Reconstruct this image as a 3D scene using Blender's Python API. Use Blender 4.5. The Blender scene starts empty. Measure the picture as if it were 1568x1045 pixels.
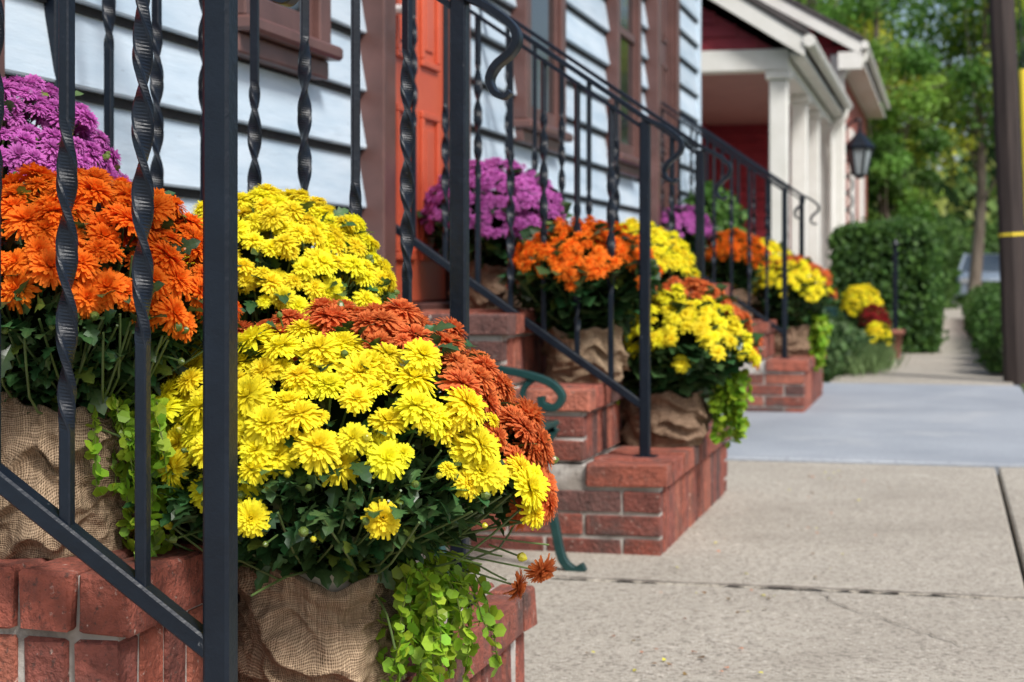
import bpy, math, random
import numpy as np
from mathutils import Matrix, Vector, noise as mnoise
rng=np.random.default_rng(11); random.seed(5)
sc=bpy.context.scene
TH=math.radians(14.3); SN,CS=math.sin(TH),math.cos(TH)
RV=np.array([CS,SN,0.0]); FV=np.array([-SN,CS,0.0]); UP=np.array([0,0,1.0])

# ------------------------------------------------------------ mesh buffer
class MB:
    def __init__(s): s.v=[];s.c=[];s.uv=[];s.q=[];s.t=[];s.qm=[];s.tm=[];s.n=0
    def add(s,v,q=None,t=None,c=(1,1,1),m=0,uv=None):
        v=np.asarray(v,float).reshape(-1,3); k=len(v)
        c=np.asarray(c,float)
        if c.ndim==1: c=np.tile(c,(k,1))
        s.v.append(v); s.c.append(c); s.uv.append(np.zeros((k,2)) if uv is None else np.asarray(uv,float))
        if q is not None and len(q): q=np.asarray(q,int).reshape(-1,4); s.q.append(q+s.n); s.qm.append(np.full(len(q),m))
        if t is not None and len(t): t=np.asarray(t,int).reshape(-1,3); s.t.append(t+s.n); s.tm.append(np.full(len(t),m))
        s.n+=k
    def inst(s,tpl,M,T,col,m=0):
        tv,tq,tc=tpl; k=len(T)
        if k==0: return
        V=np.einsum('kij,nj->kni',M,tv)+T[:,None,:]
        C=tc[None,:,:]*col[:,None,:]
        Q=tq[None,:,:]+(np.arange(k)*len(tv))[:,None,None]
        s.add(V.reshape(-1,3),Q.reshape(-1,4),c=np.clip(C.reshape(-1,3),0,1),m=m)

def build(mb,name,mats,parent=None,smooth=False,fix=False,origin=None):
    V=np.concatenate(mb.v); C=np.concatenate(mb.c); UV=np.concatenate(mb.uv)
    if origin is None:
        origin=np.array([(V[:,0].min()+V[:,0].max())/2,(V[:,1].min()+V[:,1].max())/2,V[:,2].min()])
    Q=np.concatenate(mb.q) if mb.q else np.zeros((0,4),int); T=np.concatenate(mb.t) if mb.t else np.zeros((0,3),int)
    me=bpy.data.meshes.new(name)
    me.vertices.add(len(V)); me.vertices.foreach_set("co",(V-origin).astype(np.float32).ravel())
    L=np.concatenate([Q.ravel(),T.ravel()]).astype(np.int32)
    ls=np.concatenate([np.arange(len(Q))*4,len(Q)*4+np.arange(len(T))*3]).astype(np.int32)
    me.loops.add(len(L)); me.polygons.add(len(ls))
    me.polygons.foreach_set("loop_start",ls); me.loops.foreach_set("vertex_index",L)
    mi=np.concatenate(([*mb.qm] or [np.zeros(0)])+([*mb.tm] or [np.zeros(0)])).astype(np.int32)
    me.update(calc_edges=True)
    me.polygons.foreach_set("material_index",mi)
    me.polygons.foreach_set("use_smooth",np.full(len(ls),smooth))
    a=me.color_attributes.new("Col",'FLOAT_COLOR','POINT')
    a.data.foreach_set("color",np.concatenate([C,np.ones((len(C),1))],1).astype(np.float32).ravel())
    u=me.uv_layers.new(name="UVMap"); u.data.foreach_set("uv",UV[L].astype(np.float32).ravel())
    for m_ in mats: me.materials.append(m_)
    me.validate()
    if fix:
        import bmesh
        b=bmesh.new(); b.from_mesh(me); bmesh.ops.recalc_face_normals(b,faces=b.faces[:]); b.to_mesh(me); b.free()
    o=bpy.data.objects.new(name,me); sc.collection.objects.link(o)
    o.location=Vector(origin)
    if parent: o.parent=parent; o.location=Vector(origin)-parent.location
    return o
def empty(name,loc=(0,0,0)):
    o=bpy.data.objects.new(name,None); o.location=loc; o.empty_display_size=.1; sc.collection.objects.link(o); return o

# chamfered box
_cq=[];_ct=[];_cs=[]
def _ci(x,y,z): return x*4+y*2+z
for x in (0,1):
    for y in (0,1):
        for z in (0,1): _cs.append((x*2-1,y*2-1,z*2-1)); k=_ci(x,y,z); _ct.append((k*3,k*3+1,k*3+2))
for a in range(3):
    o=[i for i in range(3) if i!=a]
    for s_ in (0,1):
        f=[]
        for (p,q_) in ((0,0),(1,0),(1,1),(0,1)):
            i=[0,0,0]; i[a]=s_; i[o[0]]=p; i[o[1]]=q_; f.append(_ci(*i)*3+a)
        _cq.append(f)
    for p in (0,1):
        for q_ in (0,1):
            i=[0,0,0]; i[o[0]]=p;i[o[1]]=q_; c0=_ci(*i); i[a]=1; c1=_ci(*i)
            _cq.append((c0*3+o[0],c1*3+o[0],c1*3+o[1],c0*3+o[1]))
_cs=np.array(_cs,float); _cq=np.array(_cq); _ct=np.array(_ct)
def cbox(mb,x0,x1,y0,y1,z0,z1,c=(1,1,1),ch=.004,m=0,jit=0):
    h=np.array([abs(x1-x0),abs(y1-y0),abs(z1-z0)])/2; cen=np.array([x0+x1,y0+y1,z0+z1])/2
    ch=min(ch,h.min()*.45)
    P=np.repeat(_cs,3,0)*h
    for a in range(3):
        for k in range(3):
            if k!=a: P[a::3,k]-=_cs[:,k]*ch
    if jit: P=P+rng.normal(0,jit,P.shape)
    mb.add(P+cen,_cq,_ct,c=c,m=m)
def prism(mb,poly,axis,a0,a1,c=(1,1,1),m=0):
    n=len(poly); P=[]
    for a in (a0,a1):
        for p in poly:
            v=[0,0,0]; o=[i for i in range(3) if i!=axis]; v[axis]=a; v[o[0]]=p[0]; v[o[1]]=p[1]; P.append(v)
    q=[(i,(i+1)%n,n+(i+1)%n,n+i) for i in range(n)]
    t=[];
    for i in range(1,n-1): t+= [(0,i,i+1),(n,n+i,n+i+1)]
    mb.add(P,q,t,c=c,m=m)
def sweep(mb,path,a,b,c=(1,1,1),m=0,side=(0,1,0),tw=None,round_=False,scale=None):
    path=np.asarray(path,float); n=len(path)
    tg=np.gradient(path,axis=0); tg/=np.linalg.norm(tg,axis=1)[:,None]+1e-9
    side=np.asarray(side,float)
    if round_: sec=[(math.cos(k*math.pi/4),math.sin(k*math.pi/4)) for k in range(8)]
    else:
        g=.76; sec=[(1,g),(g,1),(-g,1),(-1,g),(-1,-g),(-g,-1),(g,-1),(1,-g)]
    k=len(sec); P=[]
    for i in range(n):
        s_=side-tg[i]*side.dot(tg[i]); s_/=np.linalg.norm(s_)+1e-9; nn=np.cross(tg[i],s_)
        an=tw[i][0] if tw is not None else 0; aa=tw[i][1] if tw is not None else a; bb=tw[i][2] if tw is not None else b
        f=scale[i] if scale is not None else 1
        ca,sa=math.cos(an),math.sin(an)
        for (p,q_) in sec:
            x=p*aa*f;y=q_*bb*f; P.append(path[i]+nn*(x*ca-y*sa)+s_*(x*sa+y*ca))
    q=[(i*k+j,i*k+(j+1)%k,(i+1)*k+(j+1)%k,(i+1)*k+j) for i in range(n-1) for j in range(k)]
    caps=[]
    for base in (0,(n-1)*k): caps+=[(base,base+1,base+2,base+3),(base,base+3,base+4,base+7),(base+4,base+5,base+6,base+7)]
    mb.add(P,q+caps,c=c,m=m)
def smooth_path(pts,n=40):
    pts=np.asarray(pts,float); P=np.vstack([2*pts[0]-pts[1],pts,2*pts[-1]-pts[-2]]); out=[]
    segs=len(pts)-1
    for i in range(n):
        t=i/(n-1)*segs; k=min(int(t),segs-1); u=t-k; p0,p1,p2,p3=P[k:k+4]
        out.append(.5*((2*p1)+(-p0+p2)*u+(2*p0-5*p1+4*p2-p3)*u*u+(-p0+3*p1-3*p2+p3)*u**3))
    return np.array(out)
def frames(N,spin=None):
    N=N/np.linalg.norm(N,axis=1)[:,None]; k=len(N)
    if spin is None: spin=rng.uniform(0,2*math.pi,k)
    ref=np.where(np.abs(N[:,2:3])<.9,np.array([[0,0,1.]]),np.array([[1.,0,0]]))
    a=np.cross(ref,N); a/=np.linalg.norm(a,axis=1)[:,None]; b=np.cross(N,a)
    t=a*np.cos(spin)[:,None]+b*np.sin(spin)[:,None]; bb=np.cross(N,t)
    return np.stack([t,bb,N],2)

# ------------------------------------------------------------ materials
def nodes(name):
    m=bpy.data.materials.new(name); m.use_nodes=True; nt=m.node_tree; bs=nt.nodes["Principled BSDF"]; return m,nt,bs
def N(nt,t,**k):
    n=nt.nodes.new(t)
    for a,b in k.items():
        if a in n.inputs: n.inputs[a].default_value=b
        else: setattr(n,a,b)
    return n
def mixc(nt,fac,A,B,mode='MIX'):
    n=nt.nodes.new("ShaderNodeMix"); n.data_type='RGBA'; n.blend_type=mode
    for s_,v in ((0,fac),(6,A),(7,B)):
        if hasattr(v,'links'): nt.links.new(v,n.inputs[s_])
        else:
            n.inputs[s_].default_value= v if s_==0 else (*v,1)
    return n.outputs[2]
def mapping(nt,scale=(1,1,1),coord='Object'):
    tc=nt.nodes.new("ShaderNodeTexCoord"); mp=nt.nodes.new("ShaderNodeMapping"); mp.inputs['Scale'].default_value=scale
    nt.links.new(tc.outputs[coord],mp.inputs[0]); return mp.outputs[0]
def noi(nt,vec,scale,detail=4,rough=.6,lo=.3,hi=.7):
    n=N(nt,"ShaderNodeTexNoise"); n.inputs['Scale'].default_value=scale; n.inputs['Detail'].default_value=detail; n.inputs['Roughness'].default_value=rough
    nt.links.new(vec,n.inputs['Vector'])
    r=N(nt,"ShaderNodeMapRange"); r.inputs[1].default_value=lo; r.inputs[2].default_value=hi; nt.links.new(n.outputs[0],r.inputs[0]); return r.outputs[0]
def bump(nt,bs,h,st=.3,dist=.01,prev=None):
    b=N(nt,"ShaderNodeBump"); b.inputs['Strength'].default_value=st; b.inputs['Distance'].default_value=dist; nt.links.new(h,b.inputs['Height'])
    if prev: nt.links.new(prev,b.inputs['Normal'])
    nt.links.new(b.outputs[0],bs.inputs['Normal']); return b.outputs[0]
def mat(name,col,col2=None,scale=6,stretch=(1,1,1),rough=.6,bs_=.2,bscale=60,bdist=.004,attr=False,col3=None,s3=30,lo=.35,hi=.65,spec=.5,metal=0,c3lo=.6,c3hi=.7,extra=()):
    m,nt,bs=nodes(name); v=mapping(nt,stretch)
    base=None
    if col2 is not None: base=mixc(nt,noi(nt,v,scale,5,.6,lo,hi),col,col2)
    if col3 is not None: base=mixc(nt,noi(nt,v,s3,6,.7,c3lo,c3hi),base if base else col,col3)
    if attr:
        at=N(nt,"ShaderNodeAttribute",attribute_name="Col")
        base=mixc(nt,1.0,at.outputs[0],base if base else col,'MULTIPLY')
    for (c,s,l,h,am) in extra:
        f=noi(nt,v,s,6,.65,l,h); mm=N(nt,"ShaderNodeMath",operation='MULTIPLY'); nt.links.new(f,mm.inputs[0]); mm.inputs[1].default_value=am
        cl=N(nt,"ShaderNodeClamp"); nt.links.new(mm.outputs[0],cl.inputs[0])
        base=mixc(nt,cl.outputs[0],base,c)
    if base is None: bs.inputs['Base Color'].default_value=(*col,1)
    else: nt.links.new(base,bs.inputs['Base Color'])
    bs.inputs['Roughness'].default_value=rough; bs.inputs['Metallic'].default_value=metal
    bs.inputs['Specular IOR Level'].default_value=spec
    if bs_>0: bump(nt,bs,noi(nt,v,bscale,4,.6,0,1),bs_,bdist)
    return m
def foliage_mat(name,trans=.3,rough=.45,spec=.4,nscale=40,lo=.80):
    m,nt,bs=nodes(name); at=N(nt,"ShaderNodeAttribute",attribute_name="Col")
    v=mapping(nt); c=mixc(nt,noi(nt,v,nscale,3,.5,.25,.75),(lo,lo,lo),(1,1,1)); c=mixc(nt,1.0,at.outputs[0],c,'MULTIPLY')
    nt.links.new(c,bs.inputs['Base Color']); bs.inputs['Roughness'].default_value=rough; bs.inputs['Specular IOR Level'].default_value=spec
    tr=N(nt,"ShaderNodeBsdfTranslucent"); nt.links.new(c,tr.inputs[0]); mx=N(nt,"ShaderNodeMixShader"); mx.inputs[0].default_value=trans
    out=nt.nodes["Material Output"]; nt.links.new(bs.outputs[0],mx.inputs[1]); nt.links.new(tr.outputs[0],mx.inputs[2]); nt.links.new(mx.outputs[0],out.inputs[0]); return m

M_iron=mat("iron_paint",(.003,.006,.012),(.006,.011,.020),scale=12,rough=.40,bs_=.5,bscale=90,bdist=.002,spec=.33,col3=(.025,.03,.04),s3=90,c3lo=.68,c3hi=.74,extra=(((.20,.21,.22),60,.69,.74,.6),))
M_siding=mat("siding_paint",(.42,.53,.63),(.58,.67,.75),scale=5,stretch=(1,.30,2.2),rough=.5,bs_=.3,bscale=40,bdist=.004,attr=True,extra=(((.26,.32,.38),9,.57,.80,.75),((.17,.21,.25),45,.66,.76,.7)))
M_burg=mat("burgundy_siding",(.23,.016,.028),(.31,.028,.040),scale=5,rough=.5,bs_=.1)
M_white=mat("white_trim",(.78,.77,.73),(.70,.69,.64),scale=4,rough=.5,bs_=.05,extra=(((.45,.43,.37),6,.60,.8,.5),))
M_brown=mat("brown_trim",(.085,.042,.037),(.13,.063,.055),scale=7,rough=.38,bs_=.2,bscale=30)
M_door=mat("door_paint",(.50,.085,.040),(.58,.115,.055),scale=4,rough=.38,bs_=.05)
M_glass=mat("window_glass",(.02,.024,.026),rough=.06,bs_=0,spec=.8)
M_brick=mat("brick",(.62,.62,.62),(1.12,1.08,1.05),scale=26,rough=.88,bs_=1.0,bscale=110,bdist=.007,attr=True,col3=(.46,.43,.43),s3=50,c3lo=.53,c3hi=.67,
   extra=(((.060,.050,.045),8,.52,.71,.82),((.55,.47,.41),7,.62,.77,.75),((.60,.50,.43),70,.63,.71,.6),((.04,.035,.03),130,.58,.66,.7)))
M_mortar=mat("mortar",(.26,.23,.20),(.58,.55,.51),scale=7,rough=.9,bs_=.6,bscale=120,bdist=.004,col3=(.09,.075,.065),s3=9,c3lo=.52,c3hi=.68)
M_conc=mat("sidewalk_concrete",(.455,.415,.350),(.335,.30,.250),scale=1.3,rough=.88,bs_=.8,bscale=170,bdist=.005,lo=.25,hi=.75,
   extra=(((.15,.13,.105),105,.50,.61,.8),((.74,.68,.59),85,.58,.67,.65),((.22,.19,.155),3.0,.54,.78,.5),((.60,.56,.48),5.0,.60,.78,.45)))
M_blue=mat("bluestone",(.25,.275,.31),(.32,.345,.38),scale=1.6,rough=.78,bs_=.5,bscale=130,bdist=.004,extra=(((.14,.15,.17),80,.52,.65,.65),((.46,.46,.46),2.3,.55,.75,.45)))
M_lapshade=mat("painted_lap_shadow",(.010,.012,.016),(.025,.025,.025),scale=40,rough=.95)  # near-black colour paints the shadow line under the clapboard laps
M_bed=mat("joint_dirt",(.05,.045,.035),(.09,.08,.06),scale=40,rough=.95)
M_crack=mat("crack_shadow",(.09,.075,.06),(.17,.145,.12),scale=60,rough=.95)
M_grass=mat("grass",(.06,.10,.02),(.10,.13,.03),scale=8,rough=.9,bs_=.8,bscale=80,bdist=.02)
M_asph=mat("asphalt",(.06,.06,.06),(.09,.088,.085),scale=3,rough=.85,bs_=.4,bscale=120)
M_roof=mat("roof_shingle",(.05,.045,.045),(.09,.08,.08),scale=9,rough=.9,bs_=.5,bscale=30,bdist=.01)
M_ceil=mat("porch_ceiling",(.22,.085,.07),(.27,.115,.09),scale=4,rough=.7)
M_bark=mat("bark",(.12,.09,.07),(.22,.18,.14),scale=9,stretch=(1,1,.2),rough=.9,bs_=.8,bscale=20,bdist=.02)
M_pole=mat("creosote_wood",(.022,.014,.013),(.05,.034,.03),scale=9,stretch=(2,2,.15),rough=.8,bs_=.6,bscale=25,bdist=.01)
M_yel=mat("yellow_plastic",(.85,.66,.04),(.8,.6,.04),rough=.5)
M_green=mat("green_iron",(.006,.036,.036),(.012,.052,.048),scale=15,rough=.4,bs_=.1)
M_plast=mat("nursery_pot_plastic",(.70,.62,.50),(.64,.56,.45),rough=.45,bs_=.03)
M_petal=foliage_mat("petal",.45,.6,spec=.12,lo=.93)
M_leaf=foliage_mat("mum_leaf",.18,.36,spec=.55)
M_jenny=foliage_mat("creeping_jenny_leaf",.38,.45)
M_tree=foliage_mat("tree_leaf",.45,.55,nscale=1.2)
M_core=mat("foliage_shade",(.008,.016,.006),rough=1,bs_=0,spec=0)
M_car=mat("car_paint",(.42,.49,.58),rough=.25,bs_=0,metal=0); M_chrome=mat("chrome",(.8,.8,.8),rough=.3,bs_=0,metal=.3); M_tyre=mat("rubber",(.02,.02,.02),rough=.8,bs_=0)
M_cglass=mat("car_glass",(.10,.13,.16),rough=.04,bs_=0,spec=1.0)
M_lampg=mat("lantern_glass",(.30,.34,.36),rough=.1,bs_=0)
def burlap(name,c1,c2,F=560):
    m,nt,bs=nodes(name); tc=N(nt,"ShaderNodeTexCoord"); sp=N(nt,"ShaderNodeSeparateXYZ")
    nz=N(nt,"ShaderNodeTexNoise"); nz.inputs['Scale'].default_value=30; nz.inputs['Detail'].default_value=3; nt.links.new(tc.outputs['UV'],nz.inputs['Vector'])
    va=N(nt,"ShaderNodeVectorMath",operation='MULTIPLY_ADD'); nt.links.new(nz.outputs['Color'],va.inputs[0]); va.inputs[1].default_value=(.010,.010,0); nt.links.new(tc.outputs['UV'],va.inputs[2])
    nt.links.new(va.outputs[0],sp.inputs[0])
    def wv(o):
        a=N(nt,"ShaderNodeMath",operation='MULTIPLY'); nt.links.new(o,a.inputs[0]); a.inputs[1].default_value=2*math.pi*F
        b=N(nt,"ShaderNodeMath",operation='SINE'); nt.links.new(a.outputs[0],b.inputs[0]); return b.outputs[0]
    p=N(nt,"ShaderNodeMath",operation='ADD'); nt.links.new(wv(sp.outputs[0]),p.inputs[0]); nt.links.new(wv(sp.outputs[1]),p.inputs[1])
    r=N(nt,"ShaderNodeMapRange"); r.inputs[1].default_value=-1.6; r.inputs[2].default_value=.7; nt.links.new(p.outputs[0],r.inputs[0])
    def streak(sx,sy):
        mp=N(nt,"ShaderNodeMapping"); mp.inputs['Scale'].default_value=(sx,sy,1); nt.links.new(va.outputs[0],mp.inputs[0]); return noi(nt,mp.outputs[0],1,3,.6,.3,.7)
    v=mapping(nt); c=mixc(nt,r.outputs[0],c2,c1)
    s1=mixc(nt,streak(F*.8,16),(.66,.64,.62),(1.10,1.10,1.10)); s2=mixc(nt,streak(16,F*.8),(.66,.64,.62),(1.12,1.12,1.12))
    c=mixc(nt,1.0,c,s1,'MULTIPLY'); c=mixc(nt,1.0,c,s2,'MULTIPLY')
    c=mixc(nt,1.0,c,mixc(nt,noi(nt,v,14,4,.6,.3,.7),(.72,.70,.67),(1.15,1.15,1.15)),'MULTIPLY')
    nt.links.new(c,bs.inputs['Base Color']); bs.inputs['Roughness'].default_value=.95; bs.inputs['Specular IOR Level'].default_value=.08
    p1=bump(nt,bs,r.outputs[0],.8,.0011); bump(nt,bs,noi(nt,v,34,4,.6,0,1),.9,.014,p1); return m
M_burl=burlap("burlap",(.54,.40,.275),(.20,.14,.09),470)
M_burl2=burlap("burlap_brown",(.34,.235,.165),(.14,.09,.06),350)

# ------------------------------------------------------------ ground & pavement
mb=MB(); S=400; mb.add([(-S,-S,-.135),(S,-S,-.135),(S,S,-.135),(-S,S,-.135)],[(0,1,2,3)]); build(mb,"ground",[M_grass])
mb=MB()
g=.006
def slab(mb,x0,x1,y0,y1,m=0,z=0): cbox(mb,x0+g,x1-g,y0+g,y1-g,-.10,z,ch=.006,m=m)
ys=[-4,-1.2,1.2,3.83]
for a,b in zip(ys[:-1],ys[1:]):
    slab(mb,-1.52,.175,a,b); slab(mb,.175,1.3,a,b)
slab(mb,-1.52,.175,3.84,6.45,z=-.001); slab(mb,.175,1.3,3.84,6.45,z=.001)
for a,b in zip([11.02,12.6,14.4,16.4,18.6,21,24,28,33,38],[12.6,14.4,16.4,18.6,21,24,28,33,38,44]):
    slab(mb,-.75,.42,a,b)
cr=MB()
def ribbon(pts,w0,w1,sub=6,jx=.006):
    pts=np.array(pts,float); n=(len(pts)-1)*sub+1; t=np.linspace(0,len(pts)-1,n); X=np.interp(t,range(len(pts)),pts[:,0]); Y=np.interp(t,range(len(pts)),pts[:,1])
    X=X+rng.normal(0,jx,n); Y=Y+rng.normal(0,jx,n); d=np.stack([np.gradient(X),np.gradient(Y)],1); d/=np.linalg.norm(d,axis=1)[:,None]; nn=np.stack([-d[:,1],d[:,0]],1)
    w=np.linspace(w0,w1,n)*rng.uniform(.3,1.3,n); P=[]
    for i in range(n): P+=[(X[i]-nn[i,0]*w[i],Y[i]-nn[i,1]*w[i],.004),(X[i]+nn[i,0]*w[i],Y[i]+nn[i,1]*w[i],.004)]
    cr.add(P,[(2*i,2*i+1,2*i+3,2*i+2) for i in range(n-1)])
ribbon([(-.28,3.80),(-.21,3.64),(-.13,3.55),(-.05,3.42),(.03,3.33),(.09,3.27)],.0026,.0010)
ribbon([(-.88,3.84),(-.6,3.83),(-.3,3.84),(0,3.835),(.3,3.83),(.7,3.84)],.0115,.0115,sub=14,jx=.003)
sw=empty("sidewalk",(0,4,0)); build(mb,"concrete_slabs",[M_conc],sw,fix=True); build(cr,"cracks",[M_crack],sw)
b2=MB(); cbox(b2,-1.52,.44,6.46,11.01,-.1,.012,ch=.01); build(b2,"bluestone_slab",[M_blue],sw,fix=True)
b2=MB(); cbox(b2,-1.6,1.3,-4,6.45,-.128,-.03); cbox(b2,-1.6,.45,6.5,44,-.13,-.035); build(b2,"joint_bed",[M_bed],sw)
mb=MB(); cbox(mb,.46,1.28,6.5,44,-.13,-.01); cbox(mb,-9,-.77,11.04,44,-.13,-.012); build(mb,"grass_verge",[M_grass])
mb=MB(); 
for i in range(24): cbox(mb,1.305,1.44,-4+i*2.0,-4+i*2.0+1.99,-.13,.0,ch=.012)
build(mb,"kerb",[M_conc])
mb=MB(); mb.add([(1.44,-30,-.131),(9,-30,-.131),(9,140,-.131),(1.44,140,-.131)],[(0,1,2,3)]); mb.add([(-60,44.2,-.127),(60,44.2,-.127),(60,70,-.127),(-60,70,-.127)],[(0,1,2,3)])
build(mb,"road",[M_asph])

# ------------------------------------------------------------ stoops
def bcol():
    base=np.array([(.34,.098,.062),(.29,.080,.053),(.39,.128,.082),(.23,.070,.052),(.13,.060,.052)][int(rng.choice(5,p=[.30,.25,.18,.16,.11]))])
    return base*rng.uniform(.80,1.20)
def stoop(name,y0,y1,tops,xe,near='stretch'):
    e=empty(name,(xe[0],(y0+y1)/2,0)); br=MB(); mo=MB()
    zb=-.02
    rl=near=='soldier'
    lv=[zb]+list(tops); CAP=.068 if rl else .056; J=.009
    for i in range(3):
        z0,z1=lv[i],lv[i+1]; xf=xe[i]; xb=-1.49
        cbox(mo,xb,xf-.005,y0+.005,y1-.005,z0,z1-.006,ch=.001)
        xs=xe[i+1]-.02 if i<2 else -1.49
        if rl:
            x=xf+.016
            while x-.03>xs:
                ya=y0-.015
                while ya<y1:
                    yb=min(ya+.205,y1+.015)
                    cbox(br,x-.072+J,x,ya+J/2,yb-J/2,z1-CAP,z1+rng.normal(0,.0022),c=bcol(),ch=.004,jit=.0014); ya=yb
                x-=.072
        else:
            k=int(round((y1-y0+.02)/.1)); w=(y1-y0+.03)/k
            x=xf+.016
            while x-.04>xs:
                L=min(.215,x-xs)
                for j in range(k):
                    ya=y0-.015+j*w
                    cbox(br,x-L+J,x,ya+J/2,ya+w-J/2,z1-CAP,z1+rng.normal(0,.0015),c=bcol(),ch=.0035,jit=.0012)
                x-=L
        zt=z1-CAP-J
        for yy,sg in ((y0,-1),(y1,1)):
            ya,yb=(yy-.001,yy+.05) if sg<0 else (yy-.05,yy+.001)
            if rl:
                x=xf-.002
                while x>xb+.05:
                    cbox(br,x-.054,x,ya+rng.normal(0,.001),yb,z0+J*.4,zt,c=bcol(),ch=.0035,jit=.0012); x-=.054+J
            else:
                rows=max(1,int(round((zt-z0)/.062))); hh=(zt-z0)/rows
                for r_ in range(rows):
                    x=xf-.002; off=.0 if r_%2 else .1
                    first=True
                    while x>xb+.05:
                        L=(.19 if not(first and off) else .092); first=False
                        cbox(br,max(x-L,xb),x,ya,yb,z0+r_*hh+J*.5,z0+(r_+1)*hh-J*.5,c=bcol(),ch=.003,jit=.001); x-=L+J
        y=y0+.055
        while y<y1-.1:
            cbox(br,xf-.05,xf,y,y+.054,z0+J*.4,zt,c=bcol(),ch=.0035,jit=.001); y+=.054+J
    build(br,"bricks",[M_brick],e,fix=True); build(mo,"mortar",[M_mortar],e)
stoop("brick_stoop",1.72,2.80,[.175,.37,.56],[-.69,-.885,-1.096],'soldier')
stoop("brick_stoop",4.21,5.54,[.225,.41,.60],[-.69,-.885,-1.096])
stoop("brick_stoop",8.60,9.95,[.27,.46,.65],[-.69,-.885,-1.096])

# ------------------------------------------------------------ railings
def railing(name,Y,xn,zn,zb,slope=.69,sp=.09,w=.0135,xend=-1.485,base_off=.13,seed=0,upper=False):
    rr=random.Random(seed); mb=MB()
    def zt(x): return zn+(xn-x)*slope
    def zl(x): return zbase+(xn-x)*slope
    zbase=zb+base_off
    sweep(mb,[(xn,Y,zb),(xn,Y,zb+.3),(xn,Y,zn)],w,w)
    cbox(mb,xn-.03,xn+.03,Y-.03,Y+.03,zb-.001,zb+.005,ch=.002)
    xu=xend
    if upper: sweep(mb,[(xu,Y,.5),(xu,Y,1.0),(xu,Y,zt(xu))],w*.85,w*.85)
    sweep(mb,[(xend,Y,zl(xend)),((xend+xn)/2,Y,zl((xend+xn)/2)),(xn,Y,zl(xn))],.0105,.0125)
    sc_=[(0,0),(.05,-.026),(.088,-.056),(.096,-.078),(.086,-.098),(.062,-.118),(.051,-.140),(.058,-.160),(.074,-.168),(.085,-.160)]
    path=[(xend,Y,zt(xend)+.012),(xn-.25,Y,zt(xn-.25)+.012),(xn-.08,Y,zt(xn-.08)+.012)]+[(xn+a,Y,zn+.012+b) for a,b in sc_]
    sp_=smooth_path(path,100)
    tail=np.ones(100)
    for i in range(100):
        if i>68: tail[i]=1-.35*(i-68)/31
    sweep(mb,sp_,.0065,.0165,scale=tail)
    sweep(mb,[(xend,Y,zt(xend)-.018),((xend+xn)/2,Y,zt((xend+xn)/2)-.018),(xn,Y,zn-.018)],.005,.010)
    x=xn-sp; i=0
    while x>xu+.03:
        za,zc_=zl(x),zt(x)-.015; n=220; path=[];tw=[]
        H=zc_-za; mid=za+H*((.58 if i%2==0 else .34)+.05*rr.uniform(-1,1)); half=.17+.02*rr.uniform(-1,1)
        ang=math.pi/2*rr.randint(0,1); dr=1 if rr.random()<.8 else -1
        for k in range(n):
            z=za+H*k/(n-1); u=abs(z-mid)/half; a=max(0,1-u**4) if u<1 else 0
            ang+=dr*(1 if u<1 else 0)*(H/(n-1))*2*math.pi/.165
            path.append((x,Y,z)); 
            tw.append((ang,.0068+.0046*a,.0068-.0022*a))
        sweep(mb,path,.007,.007,tw=tw); x-=sp; i+=1
    return build(mb,name,[M_iron],fix=True)
railing("iron_railing",1.66,-.739,1.14,0.0,base_off=.30,sp=.089,seed=1,w=.0148)
railing("iron_railing",2.64,-.760,1.14,.175,sp=.0885,seed=2,upper=True)
railing("iron_railing",4.38,-.760,1.095,.225,seed=3)
railing("iron_railing",5.40,-.760,1.095,.225,seed=4)
railing("iron_railing",8.75,-.800,1.14,.27,seed=5)
railing("iron_railing",9.80,-.800,1.14,.27,seed=6)

# ------------------------------------------------------------ clapboard house
H=empty("clapboard_house",(-1.5,5,0)); XW=-1.5
mb=MB(); dk=MB()
e_=.154; z=.718-3*e_
while z<5.6:
    ysplit=[-2.0,1.3+rng.uniform(0,.6),3.3+rng.uniform(-.5,.5) if rng.random()<.5 else 4.6,6.6+rng.uniform(-.5,.5),10.5]
    for a,b in zip(ysplit[:-1],ysplit[1:]):
        t=rng.uniform(.88,1.04); c=(t,t,t); j=rng.normal(0,.0018)
        prism(mb,[(XW-.02,z),(XW+.024,z+j),(XW+.026,z+.004+j),(XW+.002,z+e_-.014),(XW-.02,z+e_-.014)],1,a+.0008,b-.0008,c=c)
    prism(dk,[(XW-.018,z-.016),(XW+.010,z-.016),(XW+.010,z+.001),(XW-.018,z+.001)],1,-2,10.46)  # dark strip added below each board lip as a painted shadow line
    z+=e_
build(mb,"siding",[M_siding],H,fix=True); build(dk,"lap_shadow_strip",[M_lapshade],H)
mb=MB(); cbox(mb,-8,XW-.021,-2.0,10.47,-.13,5.6); build(mb,"wall_core",[M_siding],H)
mb=MB(); prism(mb,[(-8.3,5.55),(-1.15,5.55),(-1.15,5.65),(-4.7,7.6),(-8.3,5.65)],1,-2.2,10.6); build(mb,"roof",[M_roof],H,fix=True)
mb=MB(); cbox(mb,XW-.02,XW+.03,-2,10.47,-.1,.25); build(mb,"foundation",[M_mortar],H)
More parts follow.
